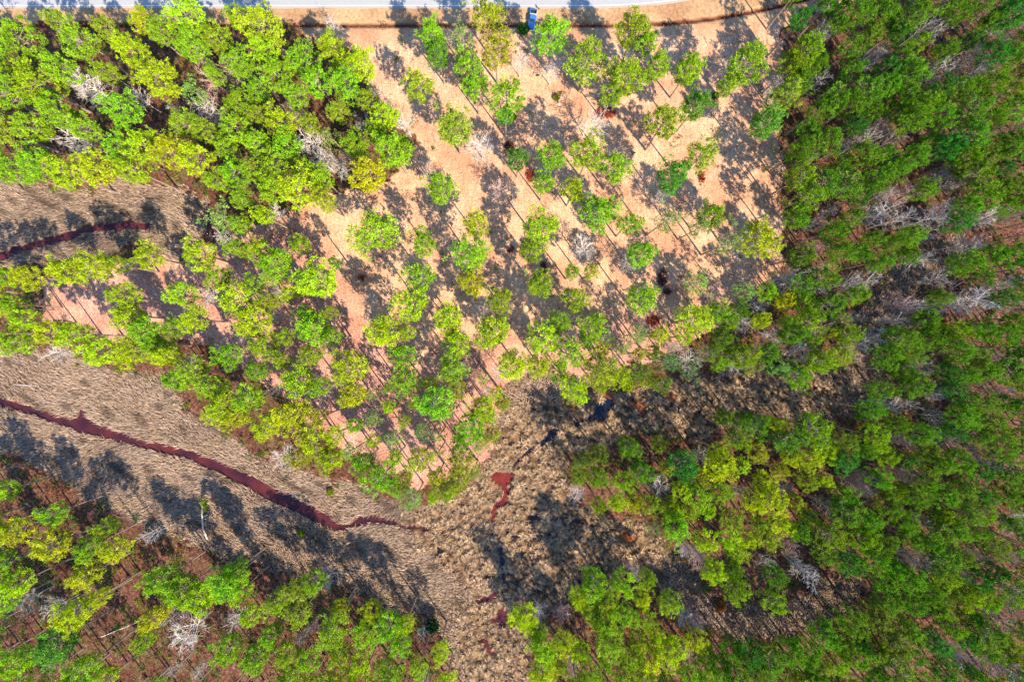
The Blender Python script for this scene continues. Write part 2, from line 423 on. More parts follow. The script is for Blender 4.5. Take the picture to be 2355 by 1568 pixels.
def clump(mb, c, r, rad, n, size, base_t=1.0):
    for _ in range(n):
        d = rv(r).normalized(); p = c + Vector((d.x*rad, d.y*rad, d.z*rad*0.55)) * (r.random()**0.5)
        u = (d + rv(r, .6) + Vector((0, 0, 0.35))).normalized(); s = size * r.uniform(.7, 1.3)
        w = u.orthogonal().normalized(); w = (w * math.cos(6.28*r.random()) + u.cross(w) * math.sin(6.28*r.random())).normalized()
        t = base_t * r.uniform(.75, 1.2)
        mb.tri(p - w*s*.30, p + w*s*.30, p + u*s*1.1, (t*r.uniform(.85, 1.12), t, t*r.uniform(.8, 1.2)))

def make_pine_meshes(seed, R=5.0, top=20.0, nb=30, tufts=3, per=17, sparse=False, crown0=0.64, tsize=0.43):
    r = random.Random(seed); tr = MB(); cr = MB()
    sway = Vector((r.uniform(-.5, .5), r.uniform(-.5, .5), 0))
    pts = []; rad = []
    for i in range(8):
        t = i/7; pts.append(Vector((sway.x*math.sin(t*2.2), sway.y*math.sin(t*1.9), -0.4 + t*(top+.4)*0.97))); rad.append(0.29*(1-t)**0.75 + 0.05)
    rad[0] = 0.42
    tr.tube(pts, rad, 7)
    def tp(t):
        f = t*7; i = min(int(f), 6); return pts[i].lerp(pts[i+1], f-i)
    lob = [(r.uniform(0, 6.28), r.uniform(.12, .34)) for _ in range(3)]
    for b in range(nb):
        t = (b + r.random())/nb; h = crown0 + (0.99-crown0)*t
        prof = (0.62 + 0.38*math.sin(min(1, t*1.7 + .15)*math.pi/2)) if t < .45 else max(.16, 1.0 - ((t-.45)/.55)**1.6*0.86)
        an = b*2.399 + r.uniform(-.5, .5)
        L = R*prof*r.uniform(.72, 1.08)*(1 + sum(a*math.cos(an*(k+1)+ph) for k, (ph, a) in enumerate(lob))*.55)
        if sparse and r.random() < .25: L *= .55
        if not sparse and r.random() < .12: continue
        p0 = tp(h); up = 0.12 + 0.5*t
        dirv = Vector((math.cos(an), math.sin(an), 0))
        p1 = p0 + dirv*L*.5 + Vector((0, 0, L*.5*up*.7)); p2 = p0 + dirv*L + Vector((0, 0, L*up*1.1 + r.uniform(-.3, .3)))
        tr.tube([p0, p1, p2], [0.085*(1.2-t*.6), .06, .025], 4, cap=False)
        hubs = [(p2, 1.0)]
        ns = tufts + (1 if L > 3.5 else 0) + (1 if L > 4.6 else 0)
        for k in range(ns):
            s = r.uniform(.38, .95); q = p0.lerp(p1, s*2) if s < .5 else p1.lerp(p2, s*2-1)
            side = Vector((-dirv.y, dirv.x, 0)) * r.choice((-1, 1)) * r.uniform(.35, 1.0) * (0.6 + L*.24)
            e = q + side + dirv*r.uniform(0, .7) + Vector((0, 0, r.uniform(.0, .7)))
            tr.tube([q, e], [.04, .02], 3, cap=False); hubs.append((e, r.uniform(.8, 1.05)))
        for (c, t_) in hubs:
            if sparse and r.random() < .3: continue
            clump(cr, c, r, r.uniform(.38, .80), int(per*r.uniform(.7, 1.3)), tsize, r.uniform(.66, 1.25))
    # leader tufts
    for k in range(3): clump(cr, tp(1.0) + rv(r, .45), r, .6, per, tsize, 1.0)
    return tr.mesh('pine_trunk', M_bark), cr.mesh('pine_crown', M_needle)

PINES = [make_pine_meshes(100+i, nb=34 + 3*(i % 4), per=26) for i in range(9)]
SPARSE = [make_pine_meshes(200+i, nb=27, tufts=3, per=17, sparse=True, crown0=.6) for i in range(4)]
DENSE = [make_pine_meshes(300+i, nb=46, tufts=4, per=24, crown0=.57) for i in range(3)]

def make_bare(seed, mat, R=5.0, top=13.0, n1=26, twigs=8, thick=1.0, lean=0.0):
    r = random.Random(seed); tr = MB(); br = MB()
    pts = [Vector((0, 0, -.4)), Vector((.1, 0, top*.25)), Vector((r.uniform(-.4, .4), r.uniform(-.4, .4), top*.55)), Vector((r.uniform(-.6, .6), r.uniform(-.6, .6), top*.9))]
    tr.tube(pts, [.22, .16, .11, .03], 6)
    for i in range(n1):
        t = .42 + .55*(i+r.random())/n1; f = t*3; k = min(int(f), 2); p0 = pts[k].lerp(pts[k+1], f-k)
        an = i*2.399 + r.uniform(-.5, .5); L = R*(1.15 - .5*t)*r.uniform(.75, 1.1); up = r.uniform(.45, 1.0)
        d = Vector((math.cos(an), math.sin(an), up)).normalized()
        p1 = p0 + d*L*.5 + rv(r, .15); p2 = p1 + (d + rv(r, .22)).normalized()*L*.5
        br.tube([p0, p1, p2], [.085*thick, .06*thick, .03*thick], 4, cap=False)
        for j in range(twigs):
            s = r.uniform(.25, 1.0); q = p0.lerp(p1, s*2) if s < .5 else p1.lerp(p2, s*2-1)
            dd = (d + rv(r, .55)).normalized(); l2 = L*r.uniform(.22, .42)
            e = q + dd*l2; br.tube([q, e], [.04*thick, .022*thick], 3, cap=False)
            for m_ in range(3):
                q2 = q.lerp(e, r.uniform(.3, 1)); e2 = q2 + (dd + rv(r, .6)).normalized()*l2*.55
                br.tube([q2, e2], [.028*thick, .016*thick], 3, cap=False)
    return tr.mesh('bare_trunk', mat), br.mesh('bare_branches', mat)
BARE = {'w': [make_bare(400+i, M_white, thick=.85) for i in range(4)], 'p': [make_bare(420+i, M_pinkb, thick=.8) for i in range(2)],
        'g': [make_bare(440+i, M_greyb, thick=.7, n1=22) for i in range(3)]}

# ------------------------------------------------------------------ pine positions: (x, y, r, colour) crown centre in overview units
# colours: l lime, m mid green, d deep green, o olive / yellow green, s sparse blue-grey green
T = []
def add(lst, zone):
    for e in lst: T.append(dict(x=e[0], y=e[1], r=e[2], c=e[3], zone=zone, man=True))
add([(1120,46,38,'o'),(995,84,32,'m'),(1005,128,30,'d'),(1064,96,32,'s'),(1072,158,36,'m'),(1092,204,30,'m'),(1140,118,42,'o'),(1270,90,42,'m'),(1458,74,40,'m'),
     (1478,112,26,'m'),(1350,142,50,'o'),(1436,182,44,'m'),(1405,222,26,'m'),(1510,160,30,'m'),(1580,164,34,'m'),(1714,148,44,'m'),(1668,200,24,'m'),(1796,226,32,'o'),(1757,284,38,'d'),
     (1600,246,34,'d'),(1526,286,40,'m'),(965,203,34,'l'),(1162,228,44,'m'),(1162,272,22,'d'),(1043,297,44,'o'),(1610,362,36,'o'),(1190,368,24,'d'),
     (1270,365,34,'m'),(1352,358,40,'m'),(1415,392,36,'m'),(1545,408,36,'d'),(1250,424,28,'m'),(1316,440,28,'l'),(1018,438,38,'m'),(1090,520,32,'l'),
     (868,538,54,'m'),(973,563,33,'m'),(1242,523,44,'l'),(1375,490,44,'m'),(1445,515,29,'m'),(1525,510,36,'s'),(1600,525,30,'s'),(1632,495,32,'m'),
     (1668,560,36,'s'),(1738,552,44,'l'),(1085,590,44,'m'),(1222,580,32,'m'),(1473,586,34,'m'),(1080,648,33,'l'),(965,638,38,'m'),(945,700,40,'l'),
     (1030,735,38,'l'),(1146,690,34,'m'),(1240,655,33,'m'),(1358,628,20,'l'),(1312,628,20,'m'),(1325,692,32,'o'),(1475,685,37,'m'),(1598,655,36,'s'),(1594,736,40,'l'),
     (1360,750,36,'m'),(888,765,40,'l'),(938,762,20,'l'),(1052,785,32,'l'),(1130,762,42,'l'),(1250,776,40,'l'),(1284,744,28,'m'),(930,815,32,'m'),
     (1040,848,34,'m'),(943,876,36,'m'),(1000,924,44,'m'),(1052,900,26,'o'),(1183,838,38,'l'),(1240,838,30,'l'),(1308,812,38,'m'),(1322,892,36,'l'),
     (1374,848,36,'o'),(1412,858,32,'l'),(1424,806,28,'s'),(1340,788,22,'m'),(1462,770,30,'s'),(1286,855,26,'m'),(775,605,15,'d'),(1200,165,0,'m')][:-1], 'open')
add([(635,612,42,'m'),(726,648,48,'l'),(548,690,42,'l'),(590,742,46,'l'),(470,588,40,'l'),(514,640,30,'m'),(552,575,26,'m'),(424,680,32,'l'),
     (450,735,34,'l'),(518,512,42,'s'),(288,680,34,'l'),(300,726,34,'l'),(342,757,34,'m'),(722,756,42,'m'),(708,724,24,'d'),(722,815,30,'m'),(613,796,34,'m'),
     (536,815,34,'m'),(596,850,26,'m'),(686,876,40,'m'),(802,850,46,'l'),(812,906,34,'l'),(572,916,36,'m'),(508,940,38,'l'),(452,856,38,'m'),(412,872,28,'m'),
     (494,892,34,'m'),(540,955,30,'l'),(676,952,42,'l'),(614,984,34,'l'),(722,1012,42,'l'),(690,1052,28,'o'),(764,1052,30,'l'),(812,1036,26,'s'),(860,962,24,'s'),
     (906,1006,26,'s'),(970,990,24,'s'),(884,1090,44,'m'),(968,1050,34,'o'),(1062,1062,38,'o'),(1086,980,40,'m'),(1112,942,34,'l'),(1054,1104,32,'o'),(950,1146,30,'s'),
     (996,1140,18,'l'),(1010,1035,18,'s'),(836,1060,26,'m'),(1130,1000,24,'o'),(1098,1022,24,'s'),(1142,902,20,'l'),(1158,926,20,'o'),(1030,1126,24,'o'),(1090,1084,22,'s'),(1132,958,22,'s'),(920,1128,22,'s'),(930,1100,24,'o'),(1010,1000,22,'s'),(1062,1010,24,'m')], 'grove')
add([(48,782,36,'m'),(128,768,34,'l'),(180,772,38,'l'),(240,806,42,'l'),(304,812,40,'l'),(362,796,32,'m'),(404,752,28,'m'),(30,640,26,'m'),(82,636,34,'l'),(160,622,40,'l'),
     (232,612,36,'l'),(282,610,22,'m'),(346,590,34,'l'),(14,706,24,'l'),(72,738,30,'l'),(42,700,24,'m'),(390,820,30,'l')], 'spit')
add([(60,100,48,'m'),(-10,120,40,'m'),(196,104,44,'m'),(140,58,26,'m'),(256,76,28,'o'),(312,124,42,'l'),(336,60,30,'l'),(380,84,30,'m'),(440,44,54,'l'),(450,112,40,'m'),(612,66,56,'l'),
     (616,128,38,'l'),(508,98,36,'m'),(554,54,28,'m'),(374,188,46,'l'),(704,150,42,'m'),(770,118,40,'l'),(832,152,40,'l'),(800,200,40,'m'),(852,236,28,'m'),(90,196,56,'m'),
     (140,262,38,'m'),(24,226,40,'m'),(560,156,34,'m'),(640,176,36,'m'),(732,200,38,'m'),(680,226,34,'m'),(600,214,32,'m'),(560,248,34,'m'),(432,288,36,'m'),
     (290,262,44,'m'),(482,306,30,'m'),(552,300,38,'m'),(600,334,36,'m'),(655,288,40,'l'),(604,268,28,'m'),(530,345,30,'m'),(460,366,44,'l'),(394,352,40,'l'),(336,336,36,'l'),
     (280,344,36,'m'),(310,392,42,'l'),(226,384,46,'l'),(152,400,40,'l'),(92,376,38,'m'),(36,392,36,'m'),(16,300,42,'o'),(80,296,34,'m'),(206,300,34,'m'),(30,176,30,'m'),(544,404,34,'m'),
     (500,420,26,'m'),(640,384,36,'m'),(596,396,30,'m'),(690,442,50,'l'),(748,466,30,'l'),(846,404,46,'l'),(902,346,46,'m'),(892,274,36,'l'),(866,310,28,'m'),(612,500,24,'l'),
     (560,520,24,'m'),(560,460,28,'m'),(500,180,22,'m'),(256,172,26,'m'),(150,160,36,'m'),(716,290,24,'m'),(780,262,28,'m'),(930,345,24,'m'),(700,388,22,'m')], 'wood')
add([(6,1130,30,'m'),(48,1212,36,'l'),(128,1180,30,'m'),(124,1252,40,'l'),(212,1252,32,'m'),(272,1262,32,'l'),(248,1208,26,'m'),(206,1322,34,'l'),(184,1404,42,'l'),(232,1370,24,'l'),
     (358,1414,30,'l'),(342,1462,24,'m'),(10,1290,34,'m'),(52,1338,36,'l'),(376,1332,36,'m'),(420,1356,38,'m'),(466,1366,38,'l'),(520,1342,40,'m'),(546,1312,30,'m'),(556,1358,28,'l'),
     (584,1408,26,'l'),(646,1384,32,'m'),(690,1354,34,'o'),(696,1406,30,'o'),(724,1338,32,'m'),(764,1446,44,'m'),(530,1482,38,'m'),(590,1506,34,'m'),(626,1456,26,'m'),(664,1498,30,'m'),
     (664,1560,34,'m'),(140,1478,48,'d'),(50,1510,40,'m'),(200,1530,40,'m'),(246,1562,30,'l'),(10,1390,30,'m')], 'corner')
# edge pines of the right hand woods
add([(1690,715,28,'m'),(1655,780,30,'m'),(1700,820,36,'l'),(1640,850,0,'m'),(1620,812,26,'s'),(1530,830,36,'s'),(1580,850,34,'s'),(1520,880,26,'o'),(1460,850,28,'o'),(1852,740,34,'l'),(1880,830,36,'l'),(1835,864,34,'l'),
     (1820,770,30,'m'),(1760,810,28,'m'),(1942,770,30,'l'),(1960,680,26,'l'),(1900,700,34,'m'),(1836,412,38,'l'),(1850,456,34,'l'),(1836,655,30,'m'),(1890,640,36,'m'),(1840,590,32,'m'),
     (1340,1060,26,'o'),(1376,1045,28,'o'),(1370,1090,28,'l'),(1330,1090,22,'l'),(1444,1030,32,'m'),(1470,1080,30,'m'),(1570,1068,38,'d'),(1374,1156,22,'l'),(1870,985,44,'l'),(1700,962,24,'m'),
     (1740,975,34,'m'),(1800,1010,36,'m'),(1690,1010,30,'l'),(1660,960,22,'m'),(1770,1380,30,'l'),(1690,1350,30,'l'),(1500,1210,22,'s')], 'east')
T = [t for t in T if t['r'] > 0]
FILL = [
    ([(1270,750),(1500,770),(1640,690),(1730,650),(1810,640),(1960,660),(1990,700),(1960,800),(1860,880),(1700,840),(1500,890),(1340,905)], 36, 'llomls', 'fringe'),
    ([(860,880),(1130,850),(1150,1000),(1075,1110),(950,1150),(780,1030)], 45, 'lolsm', 'grove'),
    ([(560,570),(700,540),(760,660),(880,1010),(760,1010),(520,860)], 52, 'lmlo', 'grove'),
    ([(1310,1040),(1500,1010),(1620,1030),(1720,960),(1900,960),(1900,1180),(1620,1330),(1500,1200),(1360,1160)], 42, 'lllmo', 'fringe'),
    ([(1815,-110),(2480,-110),(2480,540),(2200,520),(2090,590),(2000,650),(1985,760),(1900,860),(1820,870),(1700,850),(1560,860),(1640,740),(1720,700),(1800,640),(1815,560),(1800,450),(1810,330),(1830,230),(1800,150)], 46, 'mmmmmld', 'east'),
    ([(2210,600),(2480,520),(2480,1680),(1660,1680),(1640,1500),(1700,1480),(1860,1450),(1990,1380),(2010,1300),(1900,1320),(1770,1330),(1640,1330),(1560,1250),(1480,1150),(1430,1080),(1500,1040),(1600,1030),(1680,960),(1800,940),(1960,980),(2000,880),(2030,760)], 46, 'mmmmmldo', 'east'),
    ([(1180,1400),(1250,1385),(1390,1320),(1480,1295),(1560,1380),(1650,1480),(1700,1680),(1230,1680),(1225,1500)], 48, 'mmlo', 'south'),
    ([(700,1400),(840,1380),(960,1430),(1040,1480),(1060,1680),(560,1680),(640,1560)], 46, 'mml', 'south'),
    ([(-120,-60),(-5,60),(-5,420),(-120,430)], 62, 'mml', 'wood'),
    ([(420,150),(860,200),(940,350),(700,480),(480,400)], 50, 'mms', 'wood'),
    ([(-120,1080),(-5,1080),(0,1560),(300,1575),(560,1580),(560,1680),(-120,1680)], 58, 'mmd', 'corner'),
    ([(-120,620),(-10,620),(-10,800),(-120,800)], 58, 'ml', 'spit'),
    ([(-120,-260),(1780,-260),(1780,-150),(-120,-150)], 60, 'mml', 'north'),
]
BT = [(1195,145,24,'w'),(1268,165,24,'w'),(1365,292,38,'w'),(1105,338,40,'w'),(1335,575,36,'w'),(850,690,28,'g'),(1440,610,28,'g'),(1150,440,28,'p'),(1115,706,28,'w'),
      (715,328,44,'w'),(742,372,36,'w'),(785,388,34,'g'),(845,288,30,'g'),(880,238,24,'w'),(932,288,26,'w'),(682,256,30,'p'),(480,258,34,'w'),(492,188,30,'p'),(536,172,22,'p'),
      (212,200,44,'w'),(182,322,42,'w'),(1520,456,24,'g'),(1790,196,34,'w'),(1772,220,22,'w'),(482,684,26,'w'),(642,492,26,'w'),(520,545,26,'w'),(640,672,18,'w'),(655,1046,28,'w'),(432,1452,44,'w'),
      (345,1232,24,'g'),(140,812,28,'w'),(1642,678,26,'p'),(1816,634,28,'w'),(1968,650,30,'w'),(1705,745,30,'w'),(1772,772,32,'w'),(1742,706,26,'w'),(1832,806,30,'w'),(1862,752,30,'p'),
      (1580,828,34,'w'),(1545,800,24,'w'),(1150,856,26,'w'),(1120,900,18,'w'),(1710,986,24,'w'),(1512,1112,32,'w'),(1612,1048,24,'g'),(1326,1132,24,'w'),(1318,770,24,'w'),(1395,770,20,'w'),(1066,848,22,'w'),
      (1940,334,24,'g'),(2292,655,26,'w'),(2232,690,38,'w'),(2182,702,26,'w'),(2112,842,24,'w'),(2142,898,26,'w'),(2040,930,24,'w'),(2205,1004,24,'g'),(2072,1010,22,'w'),(2258,1055,28,'g'),
      (2150,168,30,'g'),(2240,170,30,'g'),(2010,492,34,'w'),(2060,505,34,'g'),(2150,500,34,'w'),(2244,506,28,'w'),(2330,490,26,'g'),(1870,520,20,'g'),(2345,1200,34,'w'),(2082,1282,24,'g'),(1852,1316,28,'w'),
      (2248,1284,22,'g'),(2300,1530,40,'g'),(2336,1400,26,'g'),(1602,1270,22,'w'),(1460,1318,20,'w'),(1240,1405,20,'w'),(2225,560,30,'g'),(2105,600,26,'g'),(2000,775,28,'g'),(1968,792,24,'w'),
      (860,640,0,'w'),(750,1330,28,'g'),(60,1380,32,'g'),(130,1395,30,'g'),(545,1420,24,'w'),(530,1455,0,'w'),(440,830,20,'g'),(500,1000,0,'w'),(1010,475,0,'w'),(985,395,26,'g'),(560,770,18,'w'),(632,895,20,'g'),
      (875,1105,20,'w'),(1178,1430,0,'w'),(1095,1050,0,'w'),(2330,700,24,'g'),(2160,640,26,'g'),(1980,1120,22,'g'),(1880,1150,0,'g'),(1700,1130,22,'g'),(2090,1090,24,'p'),(2280,900,26,'g'),(1930,1260,20,'g'),(2290,820,26,'w')]
BT = [dict(x=b[0], y=b[1], r=b[2], c=b[3]) for b in BT if b[2] > 0]
BTN = len(BT)
for (px0, py0, px1, py1, n_, ) in ((1850, 20, 2340, 800, 34), (2060, 860, 2340, 1540, 18), (1560, 1080, 2060, 1300, 12), (60, 40, 860, 400, 12), (1640, 640, 1960, 860, 10), (1260, 1400, 1640, 1550, 6), (620, 1420, 1000, 1560, 4), (60, 1260, 560, 1540, 6)):
    for _ in range(n_): BT.append((rng.uniform(px0, px1), rng.uniform(py0, py1), rng.uniform(15, 27), rng.choice('wggp')))
BT[:] = [dict(x=b[0], y=b[1], r=b[2], c=b[3]) if isinstance(b, tuple) else b for b in BT]
for poly, sp, cols, zone in FILL:
    P = np.array(poly); x0, y0 = P.min(0); x1, y1 = P.max(0); N_ = int((x1-x0)*(y1-y0)/(sp*sp)*14)
    cx = nr.uniform(x0, x1, N_); cy = nr.uniform(y0, y1, N_); ins = poly_sd(cx, cy, poly) > 8
    for x, y in zip(cx[ins], cy[ins]):
        r = sp*(rng.uniform(.48, .72) if rng.random() < .6 else rng.uniform(.68, .90))
        if zone == 'grove': r = sp*rng.uniform(.36, .52)
        if zone == 'east' and math.sin(x/47 + 1.3*math.sin(y/61)) + math.sin(y/43 + math.sin(x/71)*1.6) > 1.84: continue
        ok = True
        for t in T:
            dd = (t['x']-x)**2 + (t['y']-y)**2; lim = max(sp*.92, .72*(t['r']+r)*.95) if t['man'] else sp*.88
            if dd < lim*lim: ok = False; break
        if ok and any((b['x']-x)**2 + (b['y']-y)**2 < (.62*(b['r']+r))**2 for b in BT): ok = False
        if ok: T.append(dict(x=float(x), y=float(y), r=r, c=rng.choice(cols), zone=zone, man=False))

COL = {'l': (0.42, 0.54, 0.016), 'm': (0.27, 0.45, 0.020), 'd': (0.13, 0.35, 0.030), 'o': (0.33, 0.42, 0.030), 's': (0.27, 0.42, 0.09)}
CNAME = {'l': 'lime green', 'm': 'mid green', 'd': 'deep green', 'o': 'yellowish olive', 's': 'thin grey green'}
VIGNETTE_TINT = (0.50, 0.63, 0.80)  # lens vignette darkening painted into the leaf colour of east and north pines
def base_of(x, y, hc):         # crown seen at (x,y) with crown centre height hc -> base position
    X, Y = g(x, y); k = 1 - hc/H
    return X*k, Y*k

LAND = [((1223,55),'the parked blue pickup'),((1390,262),'the red brush heap in the clearing'),((1335,575),'the white bare tree mid clearing'),((1365,290),'the topmost pale clearing tree'),
    ((1105,335),'the round bare tree with a green heart'),((850,690),'the lone white bare shrub'),((1150,440),'the purple bare tree'),((1385,945),'the dark blue pond'),((1155,1103),'the red pool'),
    ((1265,1000),'the dark creek pool'),((1790,848),'the dark round evergreen'),((478,1180),'the lone leaning marsh pine'),((190,965),'the kinked wide spot of the creek'),((620,1135),'the lower creek bend'),
    ((1155,1418),'the bottom marsh pool'),((993,1440),'the round evergreen by the marsh'),((430,1450),'the big pale bare tree at the bottom'),((715,325),'the big white bare trees at left'),
    ((210,195),'the pale tree at the upper left'),((180,320),'the pinkish bare tree in the left wood'),((320,516),'the rusty upper creek end'),((1650,5),'the road bend'),((640,62),'the left end of the visible ditch'),
    ((1445,1235),'the small brown pool'),((2010,490),'the pale bare cluster of the right wood'),((2230,690),'the big grey bare tree at the right'),((0,0),'the top left corner'),((2354,0),'the top right corner'),
    ((0,1568),'the bottom left corner'),((2354,1568),'the bottom right corner'),((2354,784),'the middle of the right edge'),((0,784),'the middle of the left edge'),((1500,1568),'the bottom edge right of the marsh'),
    ((2100,250),'the thick of the upper right wood'),((1940,335),'the small bare tree in the upper right wood'),((1815,635),'the white bare tree at the clearing corner'),((2155,740),'the orange bush in the right wood'),((800,1568),'the bottom edge left of the marsh'),((1510,1110),'the white tree in the lower wood'),
    ((1850,1315),'the grey bare tree over the dark gap'),((850,400),'the bright pine at the left wood edge'),((868,538),'the broad deep green clearing pine'),((520,512),'the silvery pine over the upper marsh'),((1738,552),'the bright pine near the right wood'),
    ((1755,285),'the deep green pine near the right wood'),((2150,1000),'the middle of the right wood')]
DIRN = ['right of', 'upper right of', 'above', 'upper left of', 'left of', 'lower left of', 'below', 'lower right of']
ORD = ['nearest', 'second', 'third', 'fourth', 'fifth', 'sixth', 'seventh', 'eighth', 'ninth', 'tenth', 'eleventh', 'twelfth', 'thirteenth', 'fourteenth', 'fifteenth', 'sixteenth']
def label_all(items, noun, desc):
    buckets = {}
    for t in items:
        d, k = min((math.hypot(t['x']-p[0], t['y']-p[1]) + (60 if abs(t['x']-p[0]) + abs(t['y']-p[1]) < 14 else 0), i) for i, (p, _) in enumerate(LAND))
        p = LAND[k][0]; a = int(round(math.degrees(math.atan2(p[1]-t['y'], t['x']-p[0])) / 45.0)) % 8
        buckets.setdefault((k, a), []).append((d, id(t), t))
    for (k, a), lst in buckets.items():
        lst.sort()
        for i, (d, _, t) in enumerate(lst):
            rank = '' if len(lst) == 1 else ORD[min(i, 15)] + ' '
            t['label'] = f"{rank}{desc(t)} {noun}, {DIRN[a]} {LAND[k][1]}"
            if len(t['label'].split()) > 16: t['label'] = t['label'].replace('broad ', '', 1).replace('small ', '', 1).replace('wide ', '', 1).replace('yellowish ', '', 1)

vis = [t for t in T if -10 < t['x'] < 2364 and -10 < t['y'] < 1578]
vis.sort(key=lambda t: -(t['r'] + (14 if t['man'] else 0)))
ind = vis[:300]; ids = {id(t) for t in ind}; rest = [t for t in T if id(t) not in ids]
label_all(ind, 'pine', lambda t: ('broad ' if t['r'] > 39 else 'small ' if t['r'] < 27 else '') + CNAME[t['c']])

GROUPN = {'fringe': 'bright pines fringing the central marsh', 'open': 'pines scattered over the mown clearing', 'grove': 'pines of the grove between clearing and creek', 'spit': 'pines on the spit between the two marshes',
          'wood': 'pines of the upper left wood', 'corner': 'pines below the creek at the lower left', 'east': 'pines of the large right hand wood', 'south': 'pines along the bottom edge', 'north': 'pines across the road'}
def tree_height(t): 
    return {'fringe': .9, 'open': 1.0, 'grove': .95, 'spit': .95, 'wood': 1.0, 'corner': 1.0, 'east': .98, 'south': .9, 'north': 1.0}[t['zone']] * (0.68 + 0.32*min(1.15, t['r']/36.0))
def jig(c, a=0.14): return tuple(max(0.01, v*rng.uniform(1-a, 1+a)) for v in c)
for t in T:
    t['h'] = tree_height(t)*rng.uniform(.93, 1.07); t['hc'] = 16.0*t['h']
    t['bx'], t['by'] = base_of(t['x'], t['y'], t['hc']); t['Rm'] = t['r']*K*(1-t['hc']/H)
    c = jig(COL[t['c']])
    if t['zone'] in ('east', 'north'): c = tuple(a*b for a, b in zip(c, VIGNETTE_TINT))
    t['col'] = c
for t in ind:
    lib = SPARSE if t['c'] == 's' else (DENSE if t['c'] == 'd' or rng.random() < .25 else PINES)
    tm, cm = rng.choice(lib)
    s = t['Rm']/5.0*(1.0 if t['zone'] == 'open' else .95 if t['zone'] in ('grove', 'fringe') else .90)
    root = empty('pine_tree', (t['bx'], t['by'], hz(t['bx'], t['by'])), rng.uniform(0, 6.28), (s, s, t['h']))
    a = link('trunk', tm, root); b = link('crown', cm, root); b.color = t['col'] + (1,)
    tag(root, t['label'], 'pine tree', GROUPN[t['zone']])

# the remaining forest (past the first 300): one object of joined trees
def joined_forest():
    libs = {}
    for nm, lib in (('a', PINES), ('s', SPARSE), ('d', DENSE)):
        out = []
        for tm, cm in lib:
            n = len(cm.vertices); co = np.empty(n*3, np.float32); cm.vertices.foreach_get('co', co); co = co.reshape(-1, 3, 3)
            ti = np.empty(len(cm.polygons)*4, np.float32); cm.attributes['tint'].data.foreach_get('color', ti); ti = ti.reshape(-1, 4)[:, :3]
            out.append((co, ti))
        libs[nm] = out
    VV = []; TC = []; TI = []; trunks = MB()
    for t in rest:
        lib = libs['s' if t['c'] == 's' else 'a']; co, ti = lib[rng.randrange(len(lib))]
        inside = -40 < t['x'] < 2394 and -40 < t['y'] < 1608
        keep = nr.rand(len(co)) < (0.88 if inside else 0.2)
        co = co[keep]; ti = ti[keep]
        a = rng.uniform(0, 6.28); ca, sa = math.cos(a), math.sin(a); s = t['Rm']/5.0*.92
        z0 = hz(t['bx'], t['by'])
        q = np.stack([(co[..., 0]*ca - co[..., 1]*sa)*s + t['bx'], (co[..., 0]*sa + co[..., 1]*ca)*s + t['by'], co[..., 2]*t['h'] + z0], -1)
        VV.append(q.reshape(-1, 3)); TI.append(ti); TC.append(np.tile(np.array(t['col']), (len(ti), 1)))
        b = Vector((t['bx'], t['by'], z0-.3)); trunks.tube([b, b + Vector((0, 0, 19.3*t['h']))], [.27, .06], 5)
    me = np_mesh('pine_forest', np.concatenate(VV), 3, M_forest, np.concatenate(TC), np.concatenate(TI))
    o = link('pine_forest', me); tag(o, 'further crowns packed between the nearer pines of the woods', 'forest', kind='stuff')
    tk = trunks.build('trunks', M_bark, o); tk['kind'] = 'stuff'
joined_forest()

# ------------------------------------------------------------------ bare trees
BN = {'w': 'leafless whitish', 'p': 'leafless pinkish', 'g': 'leafless grey'}
label_all(BT, 'tree', lambda t: ('wide ' if t['r'] > 33 else 'small ' if t['r'] < 25 else '') + BN[t['c']])
for t in BT:
    east = t['x'] > 1800 or t['y'] < 420 and t['x'] < 700
    h = (1.3 if t['x'] > 1800 else 1.08 if east else .9)*(.6 + .4*t['r']/32)*rng.uniform(.92, 1.08); hc = 9.5*h
    bx, by = base_of(t['x'], t['y'], hc); s = t['r']*K*(1-hc/H)/4.3
    tm, cm = rng.choice(BARE[t['c']])
    root = empty('bare_tree', (bx, by, hz(bx, by)), rng.uniform(0, 6.28), (s, s, h))
    link('trunk', tm, root); link('branches', cm, root)
    tag(root, t['label'], 'tree', 'leafless trees among the pines')

# ------------------------------------------------------------------ lone leaning pine, round evergreens, small bushes
def leaning_pine():
    bx, by = g(476, 1242); z = hz(bx, by)
    root = empty('leaning_pine', (bx, by, z)); r = random.Random(5)
    tx, ty = g(490, 1138); d = Vector((tx-bx, ty-by, 4.5)); tx, ty = d.x*.96, d.y*.96
    top = Vector((tx, ty, 4.8)); m = MB(); pts = [Vector((0, 0, -.3)), top*.35 + Vector((-.1, 0, .9)), top*.7 + Vector((0, 0, .8)), top]
    m.tube(pts, [.26, .2, .14, .05], 7); m.build('trunk', simple('weathered_bark', (.5, .46, .42), .9, var=.2), root)
    lm = MB(); cm = MB()
    for i in range(11):
        s = .6 + .4*i/10; p = pts[1].lerp(pts[3], (s-.35)/.65); e = p + Vector((r.uniform(.3, 1)*r.choice((-1, 1, 1))*1.6, r.uniform(-.6, .8), r.uniform(-.2, .8)))
        lm.tube([p, e], [.045, .02], 4, cap=False)
        if i > 5:
            for q in (e, p.lerp(e, .6)): clump(cm, q, r, .6, 26, .45)
    clump(cm, top, r, .9, 40, .5)
    lm.build('limbs', M_white, root); c = cm.build('crown', M_needle, root); c.color = (.24, .30, .03, 1)
    tag(root, 'lone tall leaning pine with bare pole and tiny crown in the left marsh', 'pine tree')
leaning_pine()

